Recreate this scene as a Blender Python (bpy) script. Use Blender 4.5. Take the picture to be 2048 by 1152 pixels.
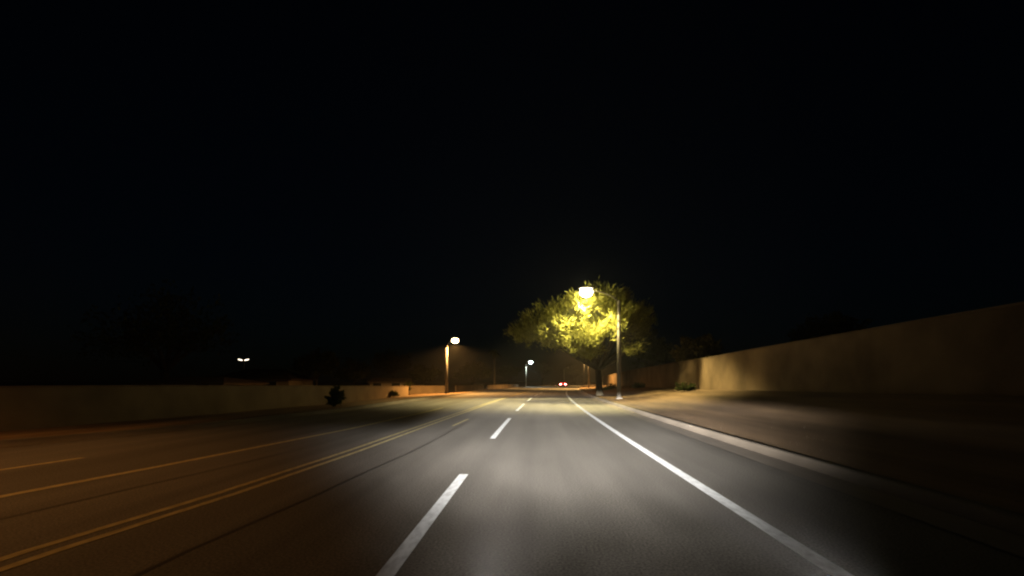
import bpy, bmesh, math, random
import numpy as np
from mathutils import Vector, Matrix

R = math.radians
sc = bpy.context.scene
col = sc.collection
for _o in list(bpy.data.objects):
    bpy.data.objects.remove(_o)

# ------------------------------------------------------------------ camera
CAM_H = 1.35
cd = bpy.data.cameras.new('camera')
cd.sensor_width = 36.0
cd.lens = 36.0 * 1000 / 2048
cd.shift_y = 188 / 2048
cd.clip_start = 0.05
cd.clip_end = 9000
cam = bpy.data.objects.new('camera', cd)
cam.location = (0, 0, CAM_H)
cam.rotation_euler = (R(90), 0, 0)
col.objects.link(cam)
sc.camera = cam

# ------------------------------------------------------------------ night sky
w = bpy.data.worlds.new('World')
sc.world = w
w.use_nodes = True
wn = w.node_tree
bg = wn.nodes['Background']
sky = wn.nodes.new('ShaderNodeTexSky')
sky.sky_type = 'NISHITA'
sky.sun_disc = False
sky.sun_elevation = R(4.0)
sky.ozone_density = 4.0
sky.sun_rotation = R(170)
sky.altitude = 400
wn.links.new(sky.outputs[0], bg.inputs[0])
bg.inputs[1].default_value = 0.0007

sc.view_settings.view_transform = 'Standard'
sc.view_settings.look = 'None'
sc.view_settings.exposure = 0.0
sc.view_settings.gamma = 1.0
sc.view_settings.use_curve_mapping = False
sc.cycles.filter_width = 2.2
sc.cycles.max_bounces = 6
sc.cycles.diffuse_bounces = 2
sc.cycles.transmission_bounces = 4
sc.cycles.transparent_max_bounces = 8

# the head lamps of the car that carries the camera
HEAD_POWER = 34000.0
def headlight(x):
    ld = bpy.data.lights.new('headlight', 'SPOT')
    ld.energy = HEAD_POWER
    ld.color = (1.0, 0.935, 0.85)
    ld.spot_size = R(130)
    ld.spot_blend = 0.25
    ld.shadow_soft_size = 0.05
    ld.use_nodes = True
    nt = ld.node_tree
    em = nt.nodes['Emission']
    tc = nt.nodes.new('ShaderNodeTexCoord')
    sp = nt.nodes.new('ShaderNodeSeparateXYZ')
    nt.links.new(tc.outputs['Normal'], sp.inputs[0])
    def m(op, a, b=None, c=None):
        n = nt.nodes.new('ShaderNodeMath'); n.operation = op
        for i, v in enumerate((a, b, c)):
            if v is None: continue
            if isinstance(v, (int, float)): n.inputs[i].default_value = v
            else: nt.links.new(v, n.inputs[i])
        return n.outputs[0]
    fwd = m('MAXIMUM', m('MULTIPLY', sp.outputs[2], -1.0), 0.02)
    a = m('MULTIPLY', m('DIVIDE', sp.outputs[1], fwd), -1.0)     # tangent of the angle below the horizon
    hz = m('ABSOLUTE', m('DIVIDE', sp.outputs[0], fwd))
    # vertical pattern of a low beam: strongest just under the cut-off, little light close to the bumper
    aa = m('MAXIMUM', a, 0.016)
    core = m('DIVIDE', 0.00085, m('POWER', aa, 3.0))
    roll = m('DIVIDE', 1.0, m('ADD', 1.0, m('POWER', m('DIVIDE', 0.068, aa), 2.35)))
    lim = m('ADD', 0.118, m('MULTIPLY', 0.045, m('DIVIDE', 1.0, m('ADD', 1.0, m('POWER', m('DIVIDE', hz, 0.3), 4.0)))))
    near = m('DIVIDE', 1.0, m('ADD', 1.0, m('POWER', m('DIVIDE', aa, lim), 7.0)))
    near = m('ADD', m('MULTIPLY', near, 0.86), 0.14)
    cut = nt.nodes.new('ShaderNodeMapRange'); cut.interpolation_type = 'SMOOTHSTEP'
    # the cut-off is lower on the side of the oncoming traffic
    lft = nt.nodes.new('ShaderNodeMapRange'); lft.interpolation_type = 'SMOOTHSTEP'
    nt.links.new(m('DIVIDE', sp.outputs[0], fwd), lft.inputs[0])
    lft.inputs[1].default_value = -0.08; lft.inputs[2].default_value = -0.30
    lft.inputs[3].default_value = 0.0; lft.inputs[4].default_value = 0.042
    nt.links.new(m('SUBTRACT', a, lft.outputs[0]), cut.inputs[0])
    cut.inputs[1].default_value = -0.001; cut.inputs[2].default_value = 0.022
    cut.inputs[3].default_value = 0.002; cut.inputs[4].default_value = 1.0
    # sideways: a hot middle and a wide dim skirt that ends fairly sharply
    side = m('DIVIDE', 1.0, m('ADD', 1.0, m('POWER', m('DIVIDE', hz, 0.40), 3.6)))
    edge = nt.nodes.new('ShaderNodeMapRange'); edge.interpolation_type = 'SMOOTHSTEP'
    nt.links.new(hz, edge.inputs[0])
    edge.inputs[1].default_value = 0.26; edge.inputs[2].default_value = 0.66
    edge.inputs[3].default_value = 1.0; edge.inputs[4].default_value = 0.02
    hot = m('MULTIPLY', 11.0, m('EXPONENT', m('MULTIPLY', m('POWER', m('DIVIDE', m('ABSOLUTE', m('SUBTRACT', a, 0.018)), 0.013), 2.0), -1.0)))
    hot = m('MULTIPLY', hot, m('EXPONENT', m('MULTIPLY', m('POWER', m('DIVIDE', hz, 0.16), 2.0), -1.0)))
    v = m('MULTIPLY', m('ADD', m('MULTIPLY', core, roll), hot), m('MULTIPLY', near, cut.outputs[0]))
    v = m('MULTIPLY', v, m('MULTIPLY', side, edge.outputs[0]))
    # uneven lens pattern
    cmb = nt.nodes.new('ShaderNodeCombineXYZ')
    nt.links.new(m('DIVIDE', sp.outputs[0], fwd), cmb.inputs[0]); nt.links.new(m('MULTIPLY', a, 3.0), cmb.inputs[1])
    cmb.inputs[2].default_value = x * 3.0
    nz = nt.nodes.new('ShaderNodeTexNoise'); nz.inputs['Scale'].default_value = 7.0; nz.inputs['Detail'].default_value = 2.0
    nt.links.new(cmb.outputs[0], nz.inputs['Vector'])
    v = m('MULTIPLY', v, m('ADD', m('MULTIPLY', nz.outputs[0], 1.1), 0.45))
    nt.links.new(v, em.inputs['Strength'])
    o = bpy.data.objects.new('headlight', ld)
    o.location = (x, 1.45, 0.66)
    o.rotation_euler = (R(90), 0, R(-2.6))
    col.objects.link(o)
for x in (-0.1, 1.12):
    headlight(x)

# ------------------------------------------------------------------ node helpers
MATS = {}
def mat(name, colr, rough=0.9, var=0.25, scale=3.0, uvstretch=None, bump=0.0, bscale=40.0, spec=0.3, colr2=None, detail=6):
    m = bpy.data.materials.new(name); m.use_nodes = True
    nt = m.node_tree; b = nt.nodes['Principled BSDF']
    b.inputs['Roughness'].default_value = rough
    b.inputs['Specular IOR Level'].default_value = spec
    tc = nt.nodes.new('ShaderNodeTexCoord')
    src = tc.outputs['Object']
    if uvstretch:
        mp = nt.nodes.new('ShaderNodeMapping'); mp.inputs['Scale'].default_value = (uvstretch[0], uvstretch[1], 1)
        nt.links.new(tc.outputs['UV'], mp.inputs[0]); src = mp.outputs[0]
    n = nt.nodes.new('ShaderNodeTexNoise'); n.inputs['Scale'].default_value = scale; n.inputs['Detail'].default_value = detail
    nt.links.new(src, n.inputs['Vector'])
    mr = nt.nodes.new('ShaderNodeMapRange'); mr.inputs[1].default_value = 0.3; mr.inputs[2].default_value = 0.7
    nt.links.new(n.outputs[0], mr.inputs[0])
    mx = nt.nodes.new('ShaderNodeMix'); mx.data_type = 'RGBA'
    nt.links.new(mr.outputs[0], mx.inputs[0])
    c2 = colr2 or tuple(c * (1 + var) for c in colr)
    c1 = tuple(c * (1 - var) for c in colr)
    mx.inputs[6].default_value = (*c1, 1); mx.inputs[7].default_value = (*c2, 1)
    nt.links.new(mx.outputs[2], b.inputs['Base Color'])
    if bump:
        n2 = nt.nodes.new('ShaderNodeTexNoise'); n2.inputs['Scale'].default_value = bscale; n2.inputs['Detail'].default_value = 5
        nt.links.new(tc.outputs['Object'], n2.inputs['Vector'])
        bp = nt.nodes.new('ShaderNodeBump'); bp.inputs['Strength'].default_value = bump; bp.inputs['Distance'].default_value = 0.02
        nt.links.new(n2.outputs[0], bp.inputs['Height']); nt.links.new(bp.outputs[0], b.inputs['Normal'])
    MATS[name] = m
    return m

def emat(name, colr, strength):
    m = bpy.data.materials.new(name); m.use_nodes = True
    nt = m.node_tree; b = nt.nodes['Principled BSDF']
    b.inputs['Base Color'].default_value = (*[min(1, c) for c in colr], 1)
    b.inputs['Emission Color'].default_value = (*colr, 1)
    b.inputs['Emission Strength'].default_value = strength
    MATS[name] = m
    return m

def leafmat(name, c1, c2, trans=0.45):
    m = bpy.data.materials.new(name); m.use_nodes = True
    nt = m.node_tree; nt.nodes.clear()
    out = nt.nodes.new('ShaderNodeOutputMaterial')
    g = nt.nodes.new('ShaderNodeNewGeometry')
    mx = nt.nodes.new('ShaderNodeMix'); mx.data_type = 'RGBA'
    nt.links.new(g.outputs['Random Per Island'], mx.inputs[0])
    mx.inputs[6].default_value = (*c1, 1); mx.inputs[7].default_value = (*c2, 1)
    d = nt.nodes.new('ShaderNodeBsdfDiffuse'); t = nt.nodes.new('ShaderNodeBsdfTranslucent')
    nt.links.new(mx.outputs[2], d.inputs[0]); nt.links.new(mx.outputs[2], t.inputs[0])
    ms = nt.nodes.new('ShaderNodeMixShader'); ms.inputs[0].default_value = trans
    nt.links.new(d.outputs[0], ms.inputs[1]); nt.links.new(t.outputs[0], ms.inputs[2])
    nt.links.new(ms.outputs[0], out.inputs[0])
    MATS[name] = m
    return m

def paintmat(name, colr, bead):
    """road paint: worn paint plus glass beads standing proud, whose faces look back along the traffic"""
    m = bpy.data.materials.new(name); m.use_nodes = True
    nt = m.node_tree; nt.nodes.clear()
    out = nt.nodes.new('ShaderNodeOutputMaterial')
    tc = nt.nodes.new('ShaderNodeTexCoord')
    mp = nt.nodes.new('ShaderNodeMapping'); mp.inputs['Scale'].default_value = (1, 0.35, 1)
    nt.links.new(tc.outputs['UV'], mp.inputs[0])
    n = nt.nodes.new('ShaderNodeTexNoise'); n.inputs['Scale'].default_value = 16; n.inputs['Detail'].default_value = 10
    nt.links.new(mp.outputs[0], n.inputs['Vector'])
    mr = nt.nodes.new('ShaderNodeMapRange'); mr.inputs[1].default_value = 0.32; mr.inputs[2].default_value = 0.6
    nt.links.new(n.outputs[0], mr.inputs[0])
    def mixc(a, b):
        x = nt.nodes.new('ShaderNodeMix'); x.data_type = 'RGBA'
        nt.links.new(mr.outputs[0], x.inputs[0])
        x.inputs[6].default_value = (*a, 1); x.inputs[7].default_value = (*b, 1)
        return x.outputs[2]
    d1 = nt.nodes.new('ShaderNodeBsdfDiffuse'); d2 = nt.nodes.new('ShaderNodeBsdfDiffuse')
    nt.links.new(mixc(tuple(c * 0.6 for c in colr), colr), d1.inputs[0])
    nt.links.new(mixc(tuple(c * 0.8 for c in bead), bead), d2.inputs[0])
    cx = nt.nodes.new('ShaderNodeCombineXYZ')
    cx.inputs[0].default_value = 0; cx.inputs[1].default_value = -0.97; cx.inputs[2].default_value = 0.24
    nt.links.new(cx.outputs[0], d2.inputs['Normal'])
    ad = nt.nodes.new('ShaderNodeAddShader')
    nt.links.new(d1.outputs[0], ad.inputs[0]); nt.links.new(d2.outputs[0], ad.inputs[1])
    nt.links.new(ad.outputs[0], out.inputs[0])
    MATS[name] = m
    return m

def asphaltmat():
    m = bpy.data.materials.new('asphalt'); m.use_nodes = True
    nt = m.node_tree; b = nt.nodes['Principled BSDF']
    b.inputs['Specular IOR Level'].default_value = 0.25
    b.inputs['Roughness'].default_value = 0.85
    tc = nt.nodes.new('ShaderNodeTexCoord')
    def noise(sx, sy, scale, det=5):
        mp = nt.nodes.new('ShaderNodeMapping'); mp.inputs['Scale'].default_value = (sx, sy, 1)
        nt.links.new(tc.outputs['UV'], mp.inputs[0])
        n = nt.nodes.new('ShaderNodeTexNoise'); n.inputs['Scale'].default_value = scale; n.inputs['Detail'].default_value = det
        nt.links.new(mp.outputs[0], n.inputs['Vector']); return n.outputs[0]
    def rng(v, a, b_, c, d):
        r = nt.nodes.new('ShaderNodeMapRange'); nt.links.new(v, r.inputs[0])
        for i, x in enumerate((a, b_, c, d)): r.inputs[i + 1].default_value = x
        return r.outputs[0]
    def mul(a, b_):
        n = nt.nodes.new('ShaderNodeMath'); n.operation = 'MULTIPLY'
        nt.links.new(a, n.inputs[0]); nt.links.new(b_, n.inputs[1]); return n.outputs[0]
    streak = rng(noise(1.6, 0.05, 1.0, 4), 0.3, 0.7, 0.76, 1.18)
    patch = rng(noise(1, 0.5, 0.5, 3), 0.3, 0.7, 0.88, 1.1)
    grain = rng(noise(1, 1, 48, 5), 0.3, 0.7, 0.5, 1.5)
    v = mul(mul(streak, patch), grain)
    mx = nt.nodes.new('ShaderNodeMix'); mx.data_type = 'RGBA'
    nt.links.new(rng(v, 0, 2, 0, 1), mx.inputs[0])
    mx.inputs[6].default_value = (0, 0, 0, 1); mx.inputs[7].default_value = (0.262, 0.245, 0.222, 1)
    nt.links.new(mx.outputs[2], b.inputs['Base Color'])
    bp = nt.nodes.new('ShaderNodeBump'); bp.inputs['Strength'].default_value = 0.22; bp.inputs['Distance'].default_value = 0.006
    nt.links.new(noise(1, 1, 80, 4), bp.inputs['Height']); nt.links.new(bp.outputs[0], b.inputs['Normal'])
    MATS['asphalt'] = m

asphaltmat()
paintmat('white_paint', (0.34, 0.355, 0.37), (0.32, 0.335, 0.35))
paintmat('yellow_paint', (0.46, 0.40, 0.23), (0.06, 0.053, 0.03))
mat('concrete', (0.18, 0.155, 0.13), 0.9, 0.18, 1.6, (1, 0.3), 0.15, 30)
mat('kerb_concrete', (0.115, 0.097, 0.078), 0.9, 0.25, 1.6, (1, 0.3), 0.2, 30)
mat('tar', (0.06, 0.055, 0.05), 0.6, 0.2, 3)
mat('gravel', (0.175, 0.115, 0.066), 0.95, 0.45, 1.1, (1, 0.12), 0.5, 22, 0.15)
mat('gravel_stone', (0.075, 0.056, 0.04), 0.95, 0.4, 9.0)
mat('dirt', (0.16, 0.11, 0.07), 0.95, 0.3, 0.05)
mat('stucco_wall', (0.155, 0.107, 0.063), 0.95, 0.42, 0.45, None, 0.35, 35, 0.15)
mat('stucco_cap', (0.15, 0.107, 0.066), 0.95, 0.15, 0.9, None, 0.2, 35, 0.15)
mat('stucco_pale', (0.19, 0.142, 0.09), 0.95, 0.18, 0.8, None, 0.3, 35, 0.15)
mat('house_wall', (0.36, 0.30, 0.23), 0.95, 0.12, 0.6, None, 0.2, 30, 0.15)
mat('roof_tile', (0.12, 0.09, 0.07), 0.9, 0.3, 2.5, None, 0.6, 8, 0.2)
mat('window_frame', (0.5, 0.5, 0.48), 0.6, 0.05, 2)
mat('dark_glass', (0.02, 0.025, 0.03), 0.08, 0.1, 1, spec=0.6)
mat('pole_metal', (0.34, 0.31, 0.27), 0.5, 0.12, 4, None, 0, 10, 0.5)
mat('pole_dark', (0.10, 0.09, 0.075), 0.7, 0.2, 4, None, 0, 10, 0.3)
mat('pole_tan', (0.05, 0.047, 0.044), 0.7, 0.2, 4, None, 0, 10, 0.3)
mat('lamp_housing', (0.28, 0.27, 0.26), 0.45, 0.1, 4, None, 0, 10, 0.5)
mat('bark', (0.06, 0.05, 0.033), 0.95, 0.4, 5, None, 0.7, 14, 0.15)
mat('palm_bark', (0.14, 0.11, 0.08), 0.95, 0.3, 4, None, 0.6, 10, 0.15)
mat('car_paint', (0.25, 0.012, 0.012), 0.3, 0.05, 1, None, 0, 1, 0.6)
mat('tyre', (0.02, 0.02, 0.02), 0.9, 0.1, 4)
mat('rim', (0.4, 0.4, 0.4), 0.35, 0.1, 4)
mat('plate', (0.6, 0.6, 0.58), 0.6, 0.05, 2)
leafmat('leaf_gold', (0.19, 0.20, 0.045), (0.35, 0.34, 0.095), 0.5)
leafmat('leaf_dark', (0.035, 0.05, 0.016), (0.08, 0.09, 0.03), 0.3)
leafmat('leaf_dry', (0.08, 0.065, 0.02), (0.14, 0.11, 0.04), 0.3)
emat('tail_red', (1.0, 0.22, 0.18), 45.0)
emat('brake_red', (1.0, 0.05, 0.04), 4.0)
SODIUM = (1.0, 0.56, 0.17); WARM = (1.0, 0.82, 0.35); COOL = (0.80, 1.0, 0.92)
emat('bowl_sodium', (1.0, 0.72, 0.38), 30.0)
emat('bowl_warm', (1.0, 0.86, 0.5), 60.0)
emat('bowl_cool', (0.85, 1.0, 0.96), 14.0)
emat('bowl_flood', (1.0, 0.86, 0.66), 5.0)

# ------------------------------------------------------------------ object helpers
def tag(o, label=None, cat=None, group=None, kind=None):
    if label: o['label'] = label
    if cat: o['category'] = cat
    if group: o['group'] = group
    if kind: o['kind'] = kind
    return o

def empty(name, loc, rz=0.0):
    o = bpy.data.objects.new(name, None); o.location = loc; o.rotation_euler = (0, 0, rz)
    o.empty_display_size = 0.2
    col.objects.link(o); return o

def mesh_obj(name, verts, faces, m, parent=None, uvs=None, smooth=False):
    me = bpy.data.meshes.new(name)
    me.from_pydata([tuple(v) for v in verts], [], [tuple(f) for f in faces])
    if uvs is not None:
        ul = me.uv_layers.new(name='UVMap')
        li = np.zeros(len(me.loops), dtype=np.int32); me.loops.foreach_get('vertex_index', li)
        ul.data.foreach_set('uv', np.asarray(uvs, dtype=np.float32)[li].ravel())
    me.materials.append(MATS[m])
    if smooth:
        me.polygons.foreach_set('use_smooth', [True] * len(me.polygons))
    me.update()
    o = bpy.data.objects.new(name, me); col.objects.link(o)
    if parent: o.parent = parent
    return o

def bm_obj(name, bm, m, parent=None, smooth=False):
    me = bpy.data.meshes.new(name)
    bmesh.ops.recalc_face_normals(bm, faces=bm.faces)
    bm.to_mesh(me); bm.free()
    me.materials.append(MATS[m])
    if smooth: me.polygons.foreach_set('use_smooth', [True] * len(me.polygons))
    o = bpy.data.objects.new(name, me); col.objects.link(o)
    if parent: o.parent = parent
    return o

def add_box(bm, c, s, bevel=0.0, rz=0.0):
    r = bmesh.ops.create_cube(bm, size=1.0)
    vs = r['verts']
    M = Matrix.Translation(Vector(c)) @ Matrix.Rotation(rz, 4, 'Z') @ Matrix.Diagonal((s[0], s[1], s[2], 1))
    bmesh.ops.transform(bm, matrix=M, verts=vs)
    if bevel:
        es = list({e for v in vs for e in v.link_edges})
        bmesh.ops.bevel(bm, geom=es, offset=bevel, segments=2, affect='EDGES')

def tube(bm, pts, rads, seg=10, cap=True):
    pts = [Vector(p) for p in pts]
    rings = []
    for i, p in enumerate(pts):
        a = pts[max(0, i - 1)]; b = pts[min(len(pts) - 1, i + 1)]
        d = (b - a).normalized()
        up = Vector((0, 0, 1)) if abs(d.z) < 0.9 else Vector((1, 0, 0))
        x = d.cross(up).normalized(); y = d.cross(x).normalized()
        rings.append([bm.verts.new(p + (x * math.cos(t) + y * math.sin(t)) * rads[i]) for t in [2 * math.pi * k / seg for k in range(seg)]])
    for r0, r1 in zip(rings, rings[1:]):
        for k in range(seg):
            bm.faces.new((r0[k], r0[(k + 1) % seg], r1[(k + 1) % seg], r1[k]))
    if cap:
        bm.faces.new(rings[0][::-1]); bm.faces.new(rings[-1])

# ------------------------------------------------------------------ the line of the road
def cx(s):
    a, k = 0.041, 0.00107
    if s <= 80: return a * s + k / 2 * s * s
    x80 = a * 80 + k / 2 * 6400; sl = a + k * 80
    x = x80 + sl * (s - 80)
    if s > 110: x += 0.0005 * (s - 110) ** 2
    return x
def slope(s): return (cx(s + .5) - cx(s - .5))
def P(s, u, z=0.0): return Vector((cx(s) + u, s, z))
def table(pts):
    xs = [p[0] for p in pts]; ys = [p[1] for p in pts]
    return lambda s: float(np.interp(s, xs, ys))
u_dash = lambda s: -1.03
u_edge = lambda s: 2.15
u_yel = table([(-20, -4.3), (0, -4.08), (4, -3.92), (6, -3.72), (9.5, -3.55), (16, -3.46), (24, -3.36), (46, -3.28), (80, -3.3)])
u_ora = table([(-20, -7.4), (0, -6.75), (6, -6.25), (8.3, -5.95), (14.4, -5.35), (22, -5.08), (40, -4.9), (60, -4.85)])
u_lk = table([(-30, -14.5), (0, -12.6), (10, -11.3), (13, -10.2), (17, -9.6), (23, -9.1), (40, -9.2), (400, -9.2)])
z_wall = table([(-40, 1.1), (10, 1.05), (32, 0.86), (85, 0.68), (140, 0.6), (400, 0.6)])
S_LIST = [float(x) for x in np.concatenate([np.arange(-30, 40, 1.0), np.arange(40, 140, 2.5), np.arange(140, 421, 10)])]

def loft(name, prof, s_list, m, parent=None, smooth=False):
    """prof(s) -> list of (u, z); a sheet along the road with (u, s) as its UV"""
    V, F, U = [], [], []
    n = len(prof(s_list[0]))
    for s in s_list:
        for (u, z) in prof(s):
            V.append(P(s, u, z)); U.append((u, s))
    for i in range(len(s_list) - 1):
        for j in range(n - 1):
            a = i * n + j
            F.append((a, a + 1, a + n + 1, a + n))
    return mesh_obj(name, V, F, m, parent, U, smooth)

def srange(a, b, step=1.0):
    n = max(1, int(math.ceil((b - a) / step)))
    return [a + (b - a) * i / n for i in range(n + 1)]

# ------------------------------------------------------------------ ground, road, kerbs
g = mesh_obj('ground', [(-5000, -800, -0.9), (5000, -800, -0.9), (5000, 6000, -0.9), (-5000, 6000, -0.9)], [(0, 1, 2, 3)], 'dirt')
tag(g, 'flat dark desert land reaching to the horizon', kind='structure')

road = loft('road', lambda s: [(u_lk(s) - 0.3 + (4.3 - u_lk(s)) * t, 0.0) for t in (0, .25, .5, .75, 1.0)] , S_LIST, 'asphalt')
tag(road, 'worn grey asphalt road curving gently to the right', kind='structure')
gut = loft('gutter', lambda s: [(3.74, 0.006), (4.27, 0.004)], S_LIST, 'concrete')
tag(gut, 'pale concrete gutter strip beside the kerb', kind='structure')
def kerb_prof(s):
    return [(4.245, 0.0), (4.25, 0.012), (4.285, 0.125), (4.30, 0.142), (4.325, 0.15), (4.445, 0.152), (4.46, 0.05)]
k = loft('kerb', kerb_prof, S_LIST, 'kerb_concrete', smooth=True)
tag(k, 'pale concrete kerb along the roadside verge', kind='structure')
def kerb_prof_l(s):
    b = u_lk(s)
    return [(b - .22, 0.03), (b - .205, 0.132), (b - .08, 0.13), (b - .055, 0.122), (b - .04, 0.1), (b, 0.0), (b + .45, 0.005)]
k = loft('kerb', kerb_prof_l, S_LIST, 'kerb_concrete', smooth=True)
tag(k, 'dim concrete kerb on the far side of the road', kind='structure')

rng0 = random.Random(3)
bumpf = [(rng0.uniform(.15, .6), rng0.uniform(.15, .6), rng0.uniform(0, 6.28)) for _ in range(10)]
def hum(s, u): return sum(math.sin(a * s + b * u + c) for a, b, c in bumpf) / 10
def verge_r(s):
    zb = z_wall(s)
    L = []
    for u in (4.455, 4.8, 5.4, 6.0, 6.6, 7.2, 7.8, 8.4, 9.0, 9.6, 10.2, 10.8, 11.4, 14, 20, 60, 300):
        if u < 6.0: z = 0.135 + (u - 4.455) * 0.04
        elif u < 10.8:
            t = (u - 6.0) / 4.8; t = t * t * (3 - 2 * t)
            z = 0.197 + (zb - 0.197) * t
        else: z = zb
        if u > 4.5: z += 0.05 * hum(s, u) * min(1, (u - 4.5))
        L.append((u, z))
    return L
v = loft('verge', verge_r, S_LIST, 'gravel', smooth=True)
tag(v, 'brown gravel verge rising from the kerb to the long garden wall', kind='structure')
def verge_l(s):
    b = u_lk(s) - .21
    L = []
    for du in (0, .4, 1.0, 1.8, 2.6, 3.6, 5, 8, 14, 40, 300):
        L.append((b - du, 0.12 - 0.05 * min(du, 6) + 0.04 * hum(s, b - du) * min(1, du)))
    return L[::-1]
v = loft('verge', verge_l, S_LIST, 'gravel', smooth=True)
tag(v, 'pale gravel verge on the far side below the low wall', kind='structure')

def line(name, uf, wdt, s0, s1, m, z=0.005, step=1.0):
    return loft(name, lambda s: [(uf(s) - wdt / 2, z), (uf(s) + wdt / 2, z)], srange(s0, s1, step), m, road)
line('edge_line', u_edge, 0.15, -6, 78, 'white_paint')
# broken lane line: ends read off along the road
for (a, b) in ((-6.2, -0.6), (2.0, 7.3), (11.9, 18.6), (23.4, 30.8), (35.6, 42.6), (47.8, 54.8), (60, 67), (72.2, 79.2), (84.4, 91.4)):
    line('lane_dash', u_dash, 0.13, a, b, 'white_paint')
line('centre_line', lambda s: u_yel(s) + 0.115, 0.095, -6, 110, 'yellow_paint')
line('centre_line', lambda s: u_yel(s) - 0.115, 0.095, -6, 110, 'yellow_paint')
line('turn_lane_line', u_ora, 0.14, -6, 26, 'yellow_paint')
line('turn_lane_line', lambda s: u_ora(s) - 2.15, 0.12, -6, 8.9, 'yellow_paint')
line('worn_mark', lambda s: -2.58 + 0.02 * (s - 15), 0.09, 15.3, 18.2, 'yellow_paint')
line('tar_seam', lambda s: u_ora(s) * .55 + u_yel(s) * .45 + 0.03 * math.sin(s * .9), 0.045, -4, 40, 'tar', 0.0025, .5)
line('tar_seam', lambda s: u_yel(s) + 1.15 + 0.03 * math.sin(s * .7), 0.05, -4, 30, 'tar', 0.0025, .5)
line('tar_seam', lambda s: 3.735, 0.035, -4, 60, 'tar', 0.0075, 1)

# ------------------------------------------------------------------ walls
def wall(name, pts, th, zb, zt, m, mcap, label, cap=0.05, group=None):
    """a solid wall along points (x, y); zb, zt functions of the distance y"""
    root = empty(name, (pts[0][0], pts[0][1], 0))
    off = Vector((pts[0][0], pts[0][1], 0))
    n = len(pts)
    def strip(t2, f0, f1, nm, mm):
        V, F = [], []
        for i, (x, y) in enumerate(pts):
            a = Vector(pts[max(0, i - 1)]); b = Vector(pts[min(n - 1, i + 1)])
            d = (b - a).normalized(); nn = Vector((-d.y, d.x))
            for sg, f in ((1, f0), (1, f1), (-1, f1), (-1, f0)):
                q = Vector((x, y)) + nn * (sg * t2 / 2)
                V.append(Vector((q.x, q.y, f(y))) - off)
        for i in range(n - 1):
            for j in range(4):
                a = i * 4 + j; b = i * 4 + (j + 1) % 4
                F.append((a, b, b + 4, a + 4))
        F.append((3, 2, 1, 0)); e = (n - 1) * 4; F.append((e, e + 1, e + 2, e + 3))
        return mesh_obj(nm, V, F, mm, root)
    strip(th, lambda y: zb(y) - 0.35, zt, 'wall_face', m)
    strip(th + cap, lambda y: zt(y) + .002, lambda y: zt(y) + 0.062, 'wall_cap', mcap)
    return tag(root, label, 'wall', group)

wr = [(cx(s) + 11.05, s) for s in srange(-12, 190, 2.0)]
zt_r = table([(-40, 3.12), (11, 3.1), (32, 2.93), (85, 2.9), (400, 2.8)])
wall('garden_wall', wr, 0.2, z_wall, zt_r, 'stucco_wall', 'stucco_cap', 'long tall brown stucco wall rising beside the gravel verge')

fl = lambda y: -0.2
def lin(a, b, step=2.0):
    n = max(1, int(math.hypot(b[0] - a[0], b[1] - a[1]) / step))
    return [(a[0] + (b[0] - a[0]) * i / n, a[1] + (b[1] - a[1]) * i / n) for i in range(n + 1)]
L1 = lin((-19.5, -8), (-14.8, 19)) + lin((-14.8, 19), (-12.3, 37))[1:] + lin((-12.3, 37), (-11.5, 55))[1:]
wall('low_wall', L1, 0.2, fl, table([(0, 1.17), (20, 1.17), (55, .86)]), 'stucco_pale', 'stucco_cap', 'low tan stucco wall running from the dark to the dark shrub')
wall('low_wall', lin((-14.0, 67.0), (-9.4, 70.0)), 0.2, fl, lambda y: 0.80, 'stucco_pale', 'stucco_cap', 'short low tan wall between the dark shrub and the lamp post')
wall('low_wall', lin((-8.3, 73.5), (-5.1, 88.0)), 0.2, fl, lambda y: 0.80, 'stucco_wall', 'stucco_cap', 'dim low wall just past the orange lit lamp post')
wall('low_wall', lin((-4.6, 92.0), (1.5, 128.0)), 0.2, fl, lambda y: 0.72, 'stucco_wall', 'stucco_cap', 'dim farthest low wall leading toward the white lamp')

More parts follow.
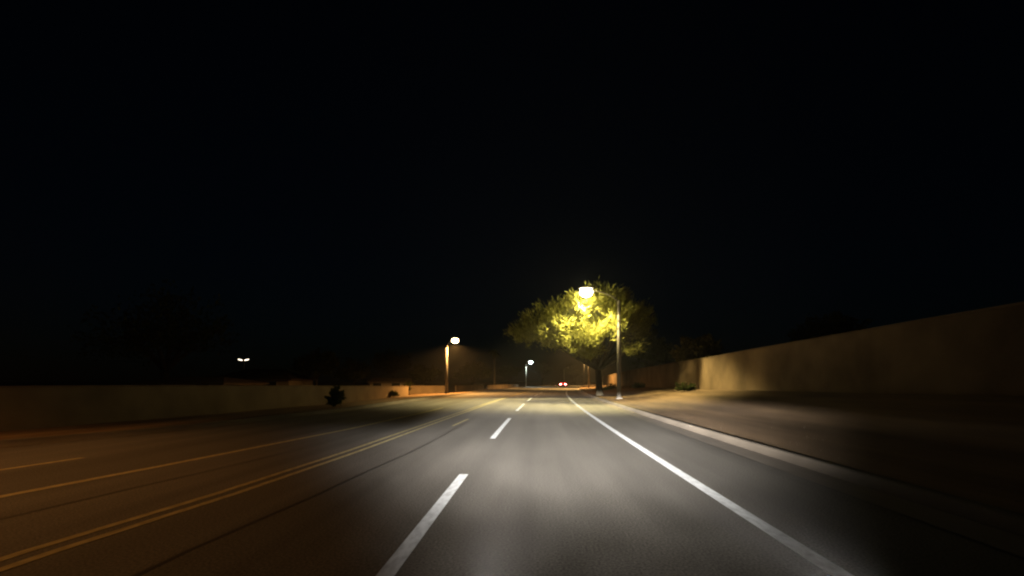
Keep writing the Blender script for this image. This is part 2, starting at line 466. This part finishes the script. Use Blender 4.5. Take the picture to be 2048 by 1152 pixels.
# ------------------------------------------------------------------ street lamps
def street_lamp(base, height, reach, rise, bowl, colr, power, label, lit='SPOT', dirx=-1, pole_r=0.1, dy=0.0, pole_m='pole_metal', bowl_s=1.0, group='street lamps', spot=150):
    root = empty('street_lamp', base)
    bm = bmesh.new(); add_box(bm, (0, 0, 0.0), (0.42, 0.42, 0.3), 0.03); bm_obj('base', bm, 'pole_dark', root)
    top = height - rise
    bm = bmesh.new(); tube(bm, [(0, 0, .1), (0, 0, top * .5), (0, 0, top)], [pole_r, pole_r * .85, pole_r * .7], 12); bm_obj('pole', bm, pole_m, root, True)
    bm = bmesh.new()
    pts = [(dirx * reach * t, dy * t, top - 0.05 + (rise + .05) * (1 - (1 - t) ** 2.2)) for t in (0, .15, .3, .5, .75, 1.0)]
    tube(bm, pts, [.05, .05, .046, .042, .04, .038], 8); bm_obj('arm', bm, pole_m, root, True)
    hx, hy = dirx * (reach + .25), dy
    # cobra head: a flat shell with a bowl of glass under it
    bm = bmesh.new()
    bmesh.ops.create_uvsphere(bm, u_segments=18, v_segments=8, radius=1)
    for v_ in bm.verts:
        z = v_.co.z
        v_.co = Vector((v_.co.x * .46 * bowl_s, v_.co.y * .22 * bowl_s, (max(z, -0.08) * .12 + .10) * bowl_s))
    bmesh.ops.translate(bm, vec=(hx, hy, height + .03), verts=bm.verts)
    hd = bm_obj('lamp_head', bm, 'lamp_housing', root, True)
    bm = bmesh.new()
    bmesh.ops.create_uvsphere(bm, u_segments=18, v_segments=10, radius=1)
    for v_ in bm.verts:
        z = v_.co.z
        v_.co = Vector((v_.co.x * .36 * bowl_s, v_.co.y * .24 * bowl_s, z * .27 * bowl_s - .1 * bowl_s))
    bmesh.ops.translate(bm, vec=(hx, hy, height + .012), verts=bm.verts)
    bm_obj('lamp_glass', bm, bowl, hd, True)
    if power:
        ld = bpy.data.lights.new('lamp_light', lit)
        ld.energy = power; ld.color = colr; ld.shadow_soft_size = 0.2
        if lit == 'SPOT': ld.spot_size = R(spot); ld.spot_blend = 0.5
        if lit == 'POINT':                       # semi-cutoff optic: little light near and above the horizontal
            ld.use_nodes = True
            nt = ld.node_tree; tc = nt.nodes.new('ShaderNodeTexCoord'); sp = nt.nodes.new('ShaderNodeSeparateXYZ')
            nt.links.new(tc.outputs['Normal'], sp.inputs[0])
            mr = nt.nodes.new('ShaderNodeMapRange'); mr.interpolation_type = 'SMOOTHSTEP'
            nt.links.new(sp.outputs[2], mr.inputs[0])
            mr.inputs[1].default_value = -0.38; mr.inputs[2].default_value = -0.56
            mr.inputs[3].default_value = 0.045; mr.inputs[4].default_value = 1.0
            m2 = nt.nodes.new('ShaderNodeMapRange'); m2.interpolation_type = 'SMOOTHSTEP'   # throws outward, less straight down
            nt.links.new(sp.outputs[2], m2.inputs[0])
            m2.inputs[1].default_value = -0.66; m2.inputs[2].default_value = -0.92
            m2.inputs[3].default_value = 1.0; m2.inputs[4].default_value = 0.13
            mm = nt.nodes.new('ShaderNodeMath'); mm.operation = 'MULTIPLY'
            nt.links.new(mr.outputs[0], mm.inputs[0]); nt.links.new(m2.outputs[0], mm.inputs[1])
            sd = nt.nodes.new('ShaderNodeMath'); sd.operation = 'MULTIPLY_ADD'               # more toward the road than the wall
            nt.links.new(sp.outputs[0], sd.inputs[0]); sd.inputs[1].default_value = dirx * 0.4; sd.inputs[2].default_value = 1.0
            m3 = nt.nodes.new('ShaderNodeMath'); m3.operation = 'MULTIPLY'
            nt.links.new(mm.outputs[0], m3.inputs[0]); nt.links.new(sd.outputs[0], m3.inputs[1])
            nt.links.new(m3.outputs[0], nt.nodes['Emission'].inputs['Strength'])
        lo = bpy.data.objects.new('lamp_light', ld)
        lo.location = (hx, hy, height - .36 * bowl_s - 0.08)
        lo.parent = root; col.objects.link(lo)
    return tag(root, label, 'street lamp', group)

def at(px, py, d): return Vector(((px - 1024) * d / 1000, d, CAM_H + (764 - py) * d / 1000))

# the lamp inside the big tree
street_lamp((at(1238, 0, 35).x, 35, 0.1), 7.65, 2.05, 0.7, 'bowl_warm', WARM, 19000, 'glaring yellow street lamp shining through the big tree', 'POINT', bowl_s=1.25, pole_r=.16, pole_m='pole_dark')
# sodium lamp across the road
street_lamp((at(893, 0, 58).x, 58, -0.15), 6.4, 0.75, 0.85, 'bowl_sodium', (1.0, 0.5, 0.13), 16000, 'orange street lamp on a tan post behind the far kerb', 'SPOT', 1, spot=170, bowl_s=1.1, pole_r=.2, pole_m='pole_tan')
# white lamp farther on
street_lamp((at(1052, 0, 132).x, 132, -0.1), 6.8, 1.0, 1.0, 'bowl_cool', COOL, 3000, 'small cool white street lamp far along the road', 'SPOT', 1, bowl_s=1.5, pole_r=.14)
# lamps behind the crown of the tree
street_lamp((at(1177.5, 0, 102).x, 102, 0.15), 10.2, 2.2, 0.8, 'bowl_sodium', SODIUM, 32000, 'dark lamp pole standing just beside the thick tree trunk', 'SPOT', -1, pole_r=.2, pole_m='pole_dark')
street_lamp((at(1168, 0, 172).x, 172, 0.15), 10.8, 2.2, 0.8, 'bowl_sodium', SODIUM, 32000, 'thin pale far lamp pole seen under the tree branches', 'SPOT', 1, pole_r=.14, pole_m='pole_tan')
street_lamp((at(1128, 0, 215).x, 215, 0.0), 7.6, 1.5, .7, 'lamp_housing', SODIUM, 0, 'unlit far lamp pole rising behind the red car', 'SPOT', 1, pole_r=.2)
# lamp beside the camera, out of the picture
street_lamp((-15.2, 4.5, 0.0), 8.2, 2.4, 0.8, 'bowl_sodium', (1.0, 0.40, 0.09), 1800, 'orange street lamp at the near end of the low wall', 'SPOT', 1, spot=128)

# small lights over the houses across the road
fl_ = at(488, 721, 78)
root = empty('floodlight_mast', (fl_.x, 78, -0.1))
bm = bmesh.new(); tube(bm, [(0, 0, 0), (0, 0, fl_.z - .05)], [.07, .05], 8); bm_obj('pole', bm, 'pole_metal', root)
bm = bmesh.new(); tube(bm, [(-.7, 0, fl_.z + .02), (0, 0, fl_.z - .05), (.7, 0, fl_.z + .02)], [.03] * 3, 6); bm_obj('crossarm', bm, 'pole_metal', root)
for sx in (-1, 1):
    bm = bmesh.new(); add_box(bm, (0, 0, 0), (.72, .2, .16), .03)
    bmesh.ops.transform(bm, matrix=Matrix.Translation((sx * .5, -.05, fl_.z + .2)) @ Matrix.Rotation(sx * -.22, 4, 'Y'), verts=bm.verts)
    hd = bm_obj('lamp_head', bm, 'lamp_housing', root)
    bm = bmesh.new(); add_box(bm, (0, 0, 0), (.66, .03, .1))
    bmesh.ops.transform(bm, matrix=Matrix.Translation((sx * .5, -.17, fl_.z + .2)) @ Matrix.Rotation(sx * -.22, 4, 'Y'), verts=bm.verts)
    bm_obj('lamp_glass', bm, 'bowl_flood', hd)
tag(root, 'tiny white twin floodlight above a dim house roof', 'floodlight')

# ------------------------------------------------------------------ trees
def leaf_mesh(name, cen, dirs, ln, wd, m, parent, rs):
    """one quad per leaf spray, long side along dirs"""
    n = len(cen)
    d = dirs / np.linalg.norm(dirs, axis=1, keepdims=True)
    r = rs.normal(size=(n, 3)); s = np.cross(d, r); s /= np.linalg.norm(s, axis=1, keepdims=True)
    L = (ln * rs.uniform(.6, 1.4, n))[:, None]; W = (wd * rs.uniform(.6, 1.4, n))[:, None]
    a = cen - d * L / 2; b = cen + d * L / 2
    V = np.stack([a - s * W * .25, cen - s * W * .5, b, cen + s * W * .5], 1).reshape(-1, 3)
    me = bpy.data.meshes.new(name)
    me.vertices.add(4 * n); me.vertices.foreach_set('co', V.astype(np.float32).ravel())
    me.loops.add(4 * n); me.loops.foreach_set('vertex_index', np.arange(4 * n, dtype=np.int32))
    me.polygons.add(n)
    me.polygons.foreach_set('loop_start', np.arange(0, 4 * n, 4, dtype=np.int32))
    me.polygons.foreach_set('loop_total', np.full(n, 4, dtype=np.int32))
    me.materials.append(MATS[m]); me.update(calc_edges=True)
    o = bpy.data.objects.new(name, me); col.objects.link(o); o.parent = parent
    return o

def tree(name, base, lobes, label, seed, mat_leaf='leaf_dark', fork=None, trunk_r=.2, clumps=60, per=60, ln=.35, wd=.14,
         clump_r=.55, group=None, stems=1, cat='tree', updir=.5, clear=(), spread=.55):
    """lobes: (x, y, z, rx, ry, rz, weight) in the thing's own space; limbs run from the fork into each lobe"""
    rs = np.random.RandomState(seed); rd = random.Random(seed)
    root = empty(name, base)
    fork = Vector(fork or (0, 0, min(l[2] - l[5] for l in lobes) * .7))
    bm = bmesh.new()
    if stems == 1:
        mid = fork * .5 + Vector((rd.uniform(-.1, .1), rd.uniform(-.1, .1), 0))
        tube(bm, [(0, 0, -.25), (0, 0, .05), mid, fork], [trunk_r * 1.5, trunk_r * 1.15, trunk_r * .92, trunk_r * .85], 10)
    cents, dirs = [], []
    wsum = sum(l[6] for l in lobes)
    for (x, y, z, rx, ry, rz, wt) in lobes:
        c = Vector((x, y, z)); st = fork.copy()
        if stems > 1: st = Vector((rd.uniform(-.35, .35), rd.uniform(-.3, .3), -.2))
        md = st.lerp(c, .5) + Vector((rd.uniform(-.4, .4), rd.uniform(-.4, .4), rd.uniform(-.1, .5)))
        if stems > 1: md = Vector((fork.x * .3 + c.x * .45, fork.y * .3 + c.y * .45, c.z * .55))
        r0 = trunk_r * (.7 if stems == 1 else .75)
        tube(bm, [st, st.lerp(md, .5) + Vector((rd.uniform(-.12, .12), 0, 0)), md, md.lerp(c, .6), c], [r0, r0 * .75, r0 * .55, r0 * .35, r0 * .12], 7)
        nc = max(3, int(clumps * wt / wsum))
        for i in range(nc):
            v = rs.normal(size=3); v /= np.linalg.norm(v)
            rr = rs.uniform(.25, 1.0) ** .45
            p = np.array([x + v[0] * rx * rr, y + v[1] * ry * rr, z + v[2] * rz * rr])
            od = np.array([v[0], v[1], v[2] * .6 + updir]); od /= np.linalg.norm(od)
            if i % 3 == 0:
                q = Vector(p); k0 = md.lerp(c, rd.uniform(.1, .9))
                tube(bm, [k0, k0.lerp(q, .5) + Vector((0, 0, rd.uniform(-.15, .15))), q], [r0 * .2, r0 * .11, r0 * .04], 4, False)
            m_ = int(per * rs.uniform(.5, 1.5))
            t = rs.uniform(-1, 1, m_)[:, None]
            pts = p + od * t * clump_r * 1.25 + rs.normal(size=(m_, 3)) * clump_r * .38 * (1.15 - .5 * np.abs(t))
            for (cc, cr) in clear:
                pts = pts[np.linalg.norm(pts - np.array(cc), axis=1) > cr]
            m_ = len(pts)
            cents.append(pts); dirs.append(od + rs.normal(size=(m_, 3)) * spread)
    bm_obj('trunk', bm, 'bark', root, True)
    leaf_mesh('crown', np.concatenate(cents), np.concatenate(dirs), ln, wd, mat_leaf, root, rs)
    return tag(root, label, cat, group)

# the big tree round the street lamp: lobes given relative to the foot of the trunk
TB = at(1199, 0, 45); TB.z = 0.2
def rel(px, py, d): return at(px, py, d) - TB
lob = []
for (px, py, d, rx, ry, rz, wt) in (
    (1168, 616, 42.6, 1.5, 1.6, 1.2, 1.0), (1180, 630, 42, 1.8, 1.8, 1.4, 1.2), (1138, 640, 42.5, 1.9, 2.2, 1.5, 1.4), (1090, 650, 42.5, 1.8, 2.0, 1.3, 1.1),
    (1058, 664, 45, 1.2, 1.6, .9, .45), (1150, 668, 42.4, 2.2, 2.2, 1.1, 1.3), (1185, 655, 41.5, 1.6, 1.6, 1.0, .8), (1160, 600, 39.6, .6, .4, .5, .12), (1186, 598, 39.6, .5, .4, .5, .10), (1174, 616, 39.9, .6, .4, .3, .06), (1232, 632, 39.8, 1.3, 1.3, 1.4, .38), (1212, 600, 40.6, .9, .9, .9, .45), (1118, 632, 41.0, 1.4, 1.2, 1.1, .6), (1105, 678, 45, 1.8, 1.8, .7, .6),  # some lobes added: tiny ones flare white at the lamp, one dapples the wall
    (1206, 602, 43, 1.4, 1.6, 1.1, .8), (1215, 630, 43.5, 1.9, 2.0, 1.9, 1.4), (1252, 640, 46, 2.0, 2.4, 1.9, 1.1),
    (1282, 655, 48, 1.2, 1.8, 1.1, .45), (1262, 694, 42, .9, 1.0, .3, .14), (1178, 697, 44, 1.3, 1.6, .7, .5), (1238, 615, 47, 1.6, 1.8, 1.2, .5), (1040, 668, 45.5, .8, 1.2, .6, .25)):
    d = 36.4 + (d - 40) * .95; rx *= .9; ry *= .9; rz *= .9
    v_ = rel(px, py, d); lob.append((v_.x, v_.y, v_.z, rx, ry, rz, wt))
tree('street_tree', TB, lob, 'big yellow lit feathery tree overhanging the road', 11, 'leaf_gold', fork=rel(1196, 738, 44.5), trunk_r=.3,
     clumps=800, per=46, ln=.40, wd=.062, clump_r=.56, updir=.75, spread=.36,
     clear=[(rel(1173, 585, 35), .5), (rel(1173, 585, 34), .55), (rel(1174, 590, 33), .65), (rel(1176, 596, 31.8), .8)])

def simple_tree(px, top, d, wpx, label, seed, m='leaf_dark', bottom=None, base_z=-.1, **kw):
    """a tree whose crown spans wpx around px and reaches up to the given rows"""
    b = at(px, 0, d); b.z = base_z
    T = at(px, top, d).z - base_z
    half = wpx * d / 2000
    B = (at(px, bottom, d).z - base_z) if bottom else T * .38
    rd = random.Random(seed); L = []
    hz = (T - B) / 2
    for i in range(6):
        a = i * 1.047 + rd.uniform(-.3, .3)
        L.append((math.cos(a) * half * .55, math.sin(a) * half * .55, B + hz * rd.uniform(.7, 1.15), half * .5, half * .5, hz * .6, 1))
    L.append((rd.uniform(-.2, .2) * half, 0, T - hz * .55, half * .5, half * .5, hz * .55, 1.1))
    return tree('garden_tree' if 'name' not in kw else kw.pop('name'), b, L, label, seed, m, trunk_r=max(.1, half * .07),
                clumps=kw.pop('clumps', 150), per=kw.pop('per', 26), ln=kw.pop('ln', .5), wd=kw.pop('wd', .22), clump_r=half * .2, group=kw.pop('group', 'trees behind the low walls'))

simple_tree(330, 590, 58, 250, 'tallest dark tree left of the tiny floodlight', 21, bottom=735)
simple_tree(632, 702, 70, 84, 'dark tree beside the tiny floodlight', 22)
simple_tree(708, 722, 74, 60, 'small round dark tree behind the dim end of the wall', 23)
simple_tree(786, 704, 90, 70, 'dark pointed tree behind the lit wall end', 24)
simple_tree(848, 734, 80, 54, 'dark bush topped tree just before the orange lamp post', 25)
simple_tree(945, 728, 100, 70, 'dark tree just past the orange lamp post', 26)
simple_tree(1018, 730, 150, 44, 'dark tree beside the white lamp pole', 27)
simple_tree(1085, 722, 240, 44, 'far dark tree between the white lamp and the car', 28)
simple_tree(1150, 728, 260, 50, 'far dark tree behind the red car', 29, group='trees at the far bend')
simple_tree(1392, 672, 40, 80, 'brown tinged tree behind the tall wall next to the lit part', 30, 'leaf_dry', base_z=.7, group='trees behind the tall wall')
simple_tree(1300, 668, 70, 90, 'dark tree behind the tall wall near the big tree', 31, base_z=.6, group='trees behind the tall wall')
simple_tree(1660, 632, 44, 120, 'black tree behind the unlit part of the tall wall', 32, base_z=.9, group='trees behind the tall wall')

# palm among the far trees
pb = at(988, 0, 110); pt = at(988, 702, 110)
root = empty('palm_tree', (pb.x, 110, -.1))
bm = bmesh.new(); tube(bm, [(0, 0, 0), (.1, 0, pt.z * .5), (0, 0, pt.z)], [.24, .18, .16], 9); bm_obj('trunk', bm, 'palm_bark', root, True)
rd = random.Random(5)
for i in range(26):
    a = i * 2.4; el = rd.uniform(-.5, 1.2)
    V, F = [], []
    for j in range(7):
        t = j / 6; r = 1.7 * t
        x = r * math.cos(el) ; z = r * math.sin(el) - 1.1 * t * t
        wv = .26 * math.sin(math.pi * min(1, t * .9 + .1)) + .02
        for sg in (-1, 0, 1):
            V.append((math.cos(a) * x - math.sin(a) * wv * sg, math.sin(a) * x + math.cos(a) * wv * sg, pt.z + z - abs(sg) * .08))
    for j in range(6):
        for q in (0, 1):
            F.append((j * 3 + q, j * 3 + q + 1, j * 3 + q + 4, j * 3 + q + 3))
    mesh_obj('frond', V, F, 'leaf_dark', root)
tag(root, 'dark palm tree sticking up above the far low wall', 'palm tree')

# shrubs
def shrub(px, d, wpx, hpx, label, seed, z=0.0, m='leaf_dark', group='shrubs along the walls', name='shrub', n=36):
    b = at(px, 0, d); b.z = z
    hw = wpx * d / 2000; h = hpx * d / 1000
    rd = random.Random(seed)
    L = [(rd.uniform(-.5, .5) * hw, rd.uniform(-.3, .3) * hw, h * rd.uniform(.4, .62), hw * .6, hw * .5, h * .38, 1) for _ in range(4)]
    return tree(name, b, L, label, seed, m, fork=(0, 0, .15), trunk_r=.03, clumps=n, per=26, ln=.16, wd=.07, clump_r=hw * .22, group=group, stems=3, cat='shrub')
shrub(816, 57.5, 20, 26, 'dark shrub in the gap between the two lit walls', 41)
shrub(786, 48.3, 26, 11, 'low dark shrub at the foot of the lit wall', 42, -.05)
shrub(674, 27, 40, 44, 'tall dark shrub before the dim part of the low wall', 43, -.05, n=70)
shrub(1107, 190, 9, 8, 'far orange lit shrub beside the red car', 44, 0.0, 'leaf_dry')
def shrub_v(s, u, w_, h_, label, seed, m='leaf_dark'):
    X = cx(s) + u; px = 1024 + X / s * 1000
    pr = verge_r(s); z = float(np.interp(u, [p[0] for p in pr], [p[1] for p in pr]))
    shrub(px, s, w_ * 1000 / s, h_ * 1000 / s, label, seed, z - .03, m, 'low shrubs on the gravel verge')
shrub_v(33, 9.6, 1.4, .45, 'low shrub on the verge under the lit wall', 53)
shrub_v(52, 9.4, 1.6, .6, 'dark shrub by the wall just behind the lamp pole', 54)
shrub_v(64, 7.6, 1.8, .7, 'dark shrub on the verge behind the tree trunk', 55)

# ------------------------------------------------------------------ houses
def house(px, d, wpx, ridge_row, eave_row, label, depth=9.0, hip=False, rz=0.0):
    ox = at(px, 0, d).x
    root = empty('house', (ox, d, -.1), rz)
    W = wpx * d / 1000; zr = at(0, ridge_row, d).z + .1; ze = at(0, eave_row, d).z + .1
    bm = bmesh.new(); add_box(bm, (0, depth / 2, ze / 2), (W * .9, depth * .9, ze - .02)); bm_obj('wall', bm, 'house_wall', root)
    bm = bmesh.new()
    hw, th = W / 2, .16
    ins = hw * .55 if hip else 0.0
    def roof(dz):
        return [(-hw, 0, ze + dz), (hw, 0, ze + dz), (hw, depth, ze + dz), (-hw, depth, ze + dz), (-hw + ins, depth / 2, zr + dz), (hw - ins, depth / 2, zr + dz)]
    a = [bm.verts.new(p) for p in roof(0)]; b = [bm.verts.new(p) for p in roof(-th)]
    for q in ((0, 1, 5, 4), (2, 3, 4, 5), (1, 2, 5), (3, 0, 4)):
        bm.faces.new([a[i] for i in q])
    bm.faces.new([b[i] for i in (3, 2, 1, 0)])
    for i in range(4):
        j = (i + 1) % 4; bm.faces.new((a[i], b[i], b[j], a[j]))
    bmesh.ops.remove_doubles(bm, verts=bm.verts, dist=.001)
    bm_obj('roof', bm, 'roof_tile', root)
    for sx in (-.25, .25):
        bm = bmesh.new(); add_box(bm, (W * sx, depth * .05 - .04, ze * .55), (1.4, .08, 1.1)); wd_ = bm_obj('window', bm, 'window_frame', root)
        bm = bmesh.new(); add_box(bm, (W * sx, depth * .05 - .085, ze * .55), (1.25, .02, .95)); bm_obj('pane', bm, 'dark_glass', wd_)
    return tag(root, label, 'house', 'houses behind the low walls')
house(498, 66, 170, 736, 758, 'dim house with a hipped roof below the tiny floodlight', hip=True)
house(772, 74, 75, 755, 764, 'house with a faint low roof behind the lit wall end', depth=7)
house(352, 48, 190, 752, 766, 'dark low house near the tallest dark tree', hip=True)

# ------------------------------------------------------------------ the car ahead
CS = 128.0
cp = P(CS, 0.55, 0.0); cp.x = at(1126, 0, CS).x
car = empty('car', cp, -math.atan(slope(CS)))
def shell(name, prof, wfun, m, parent):
    """prof: closed outline (y, z) seen from the side; wfun(z) half width"""
    bm = bmesh.new(); rows = []
    for f in (-1, -.86, .86, 1):
        sh = .93 if abs(f) == 1 else 1.0
        rows.append([bm.verts.new((f * wfun(z), y * (1 if sh == 1 else .985), .62 + (z - .62) * (1 if sh == 1 else .94))) for (y, z) in prof])
    n = len(prof)
    for r0, r1 in zip(rows, rows[1:]):
        for i in range(n): bm.faces.new((r0[i], r0[(i + 1) % n], r1[(i + 1) % n], r1[i]))
    bm.faces.new(rows[0]); bm.faces.new(rows[-1][::-1])
    return bm_obj(name, bm, m, parent)
shell('body', [(0, .35), (0, .62), (.06, .95), (.35, 1.0), (1.0, 1.02), (3.0, .98), (4.2, .85), (4.45, .7), (4.45, .35), (4.2, .25), (.25, .25)], lambda z: .90 if z < .8 else .86, 'car_paint', car)
shell('cabin', [(.22, .985), (.62, 1.40), (1.3, 1.46), (2.2, 1.42), (3.05, .985)], lambda z: .80 - max(0, z - 1.0) * .38, 'car_paint', car)
mesh_obj('rear_window', [(-.62, .262, 1.05), (.62, .262, 1.05), (.52, .565, 1.365), (-.52, .565, 1.365)], [(0, 1, 2, 3)], 'dark_glass', car)
bm = bmesh.new(); add_box(bm, (0, -.04, .45), (1.72, .14, .22), .04); bm_obj('bumper', bm, 'car_paint', car)
bm = bmesh.new(); add_box(bm, (0, -.02, .72), (.34, .03, .16), .01); bm_obj('number_plate', bm, 'plate', car)
bm = bmesh.new(); add_box(bm, (0, .2, 1.03), (.9, .06, .06), .01); bm_obj('brake_light', bm, 'brake_red', car)
for sx in (-1, 1):
    bm = bmesh.new(); add_box(bm, (sx * .62, -.015, .78), (.40, .1, .2), .03); bm_obj('tail_light', bm, 'tail_red', car)
    for y in (.85, 3.55):
        bm = bmesh.new()
        bmesh.ops.create_cone(bm, cap_ends=True, segments=20, radius1=.32, radius2=.32, depth=.2)
        bmesh.ops.rotate(bm, matrix=Matrix.Rotation(R(90), 3, 'Y'), verts=bm.verts); bmesh.ops.translate(bm, vec=(sx * .79, y, .32), verts=bm.verts)
        wh = bm_obj('wheel', bm, 'tyre', car)
        bm = bmesh.new()
        bmesh.ops.create_cone(bm, cap_ends=True, segments=16, radius1=.2, radius2=.18, depth=.03)
        bmesh.ops.rotate(bm, matrix=Matrix.Rotation(R(90), 3, 'Y'), verts=bm.verts); bmesh.ops.translate(bm, vec=(sx * .9, y, .32), verts=bm.verts)
        bm_obj('rim', bm, 'rim', wh)
tag(car, 'small red car ahead with bright tail lights', 'car')

# ------------------------------------------------------------------ loose stones on the verge
rs = np.random.RandomState(8)
V, F = [], []
for i in range(4500):
    s = 5 + 60 * rs.rand() ** 1.6; u = 4.6 + 6.2 * rs.rand()
    pr = verge_r(s); z = float(np.interp(u, [p_[0] for p_ in pr], [p_[1] for p_ in pr]))
    c = P(s, u, z - .004); r_ = .007 + .016 * rs.rand() ** 3
    b0 = len(V)
    for d in ((1, 0, 0), (0, 1, 0), (-1, 0, 0), (0, -1, 0), (0, 0, .7), (0, 0, -.5)):
        V.append(c + Vector(d) * r_ * rs.uniform(.7, 1.3))
    for q in ((0, 1, 4), (1, 2, 4), (2, 3, 4), (3, 0, 4), (1, 0, 5), (2, 1, 5), (3, 2, 5), (0, 3, 5)):
        F.append(tuple(b0 + k_ for k_ in q))
gv = mesh_obj('gravel', V, F, 'gravel_stone')
tag(gv, 'loose brown stones scattered over the verge', kind='stuff')

# ------------------------------------------------------------------ lens glare round the lamps, imitated by added thin haze
m = bpy.data.materials.new('glow'); m.use_nodes = True
nt = m.node_tree; nt.nodes.clear()
out = nt.nodes.new('ShaderNodeOutputMaterial'); vp = nt.nodes.new('ShaderNodeVolumePrincipled')
vp.inputs['Density'].default_value = 0.0004; vp.inputs['Anisotropy'].default_value = 0.45; vp.inputs['Color'].default_value = (.9, .9, .9, 1)
nt.links.new(vp.outputs[0], out.inputs['Volume']); MATS['glow'] = m
bm = bmesh.new(); add_box(bm, (0, 190, 11.5), (1000, 520, 27)); hz = bm_obj('glow', bm, 'glow')
tag(hz, 'added thin haze glowing round the lamps', kind='stuff')
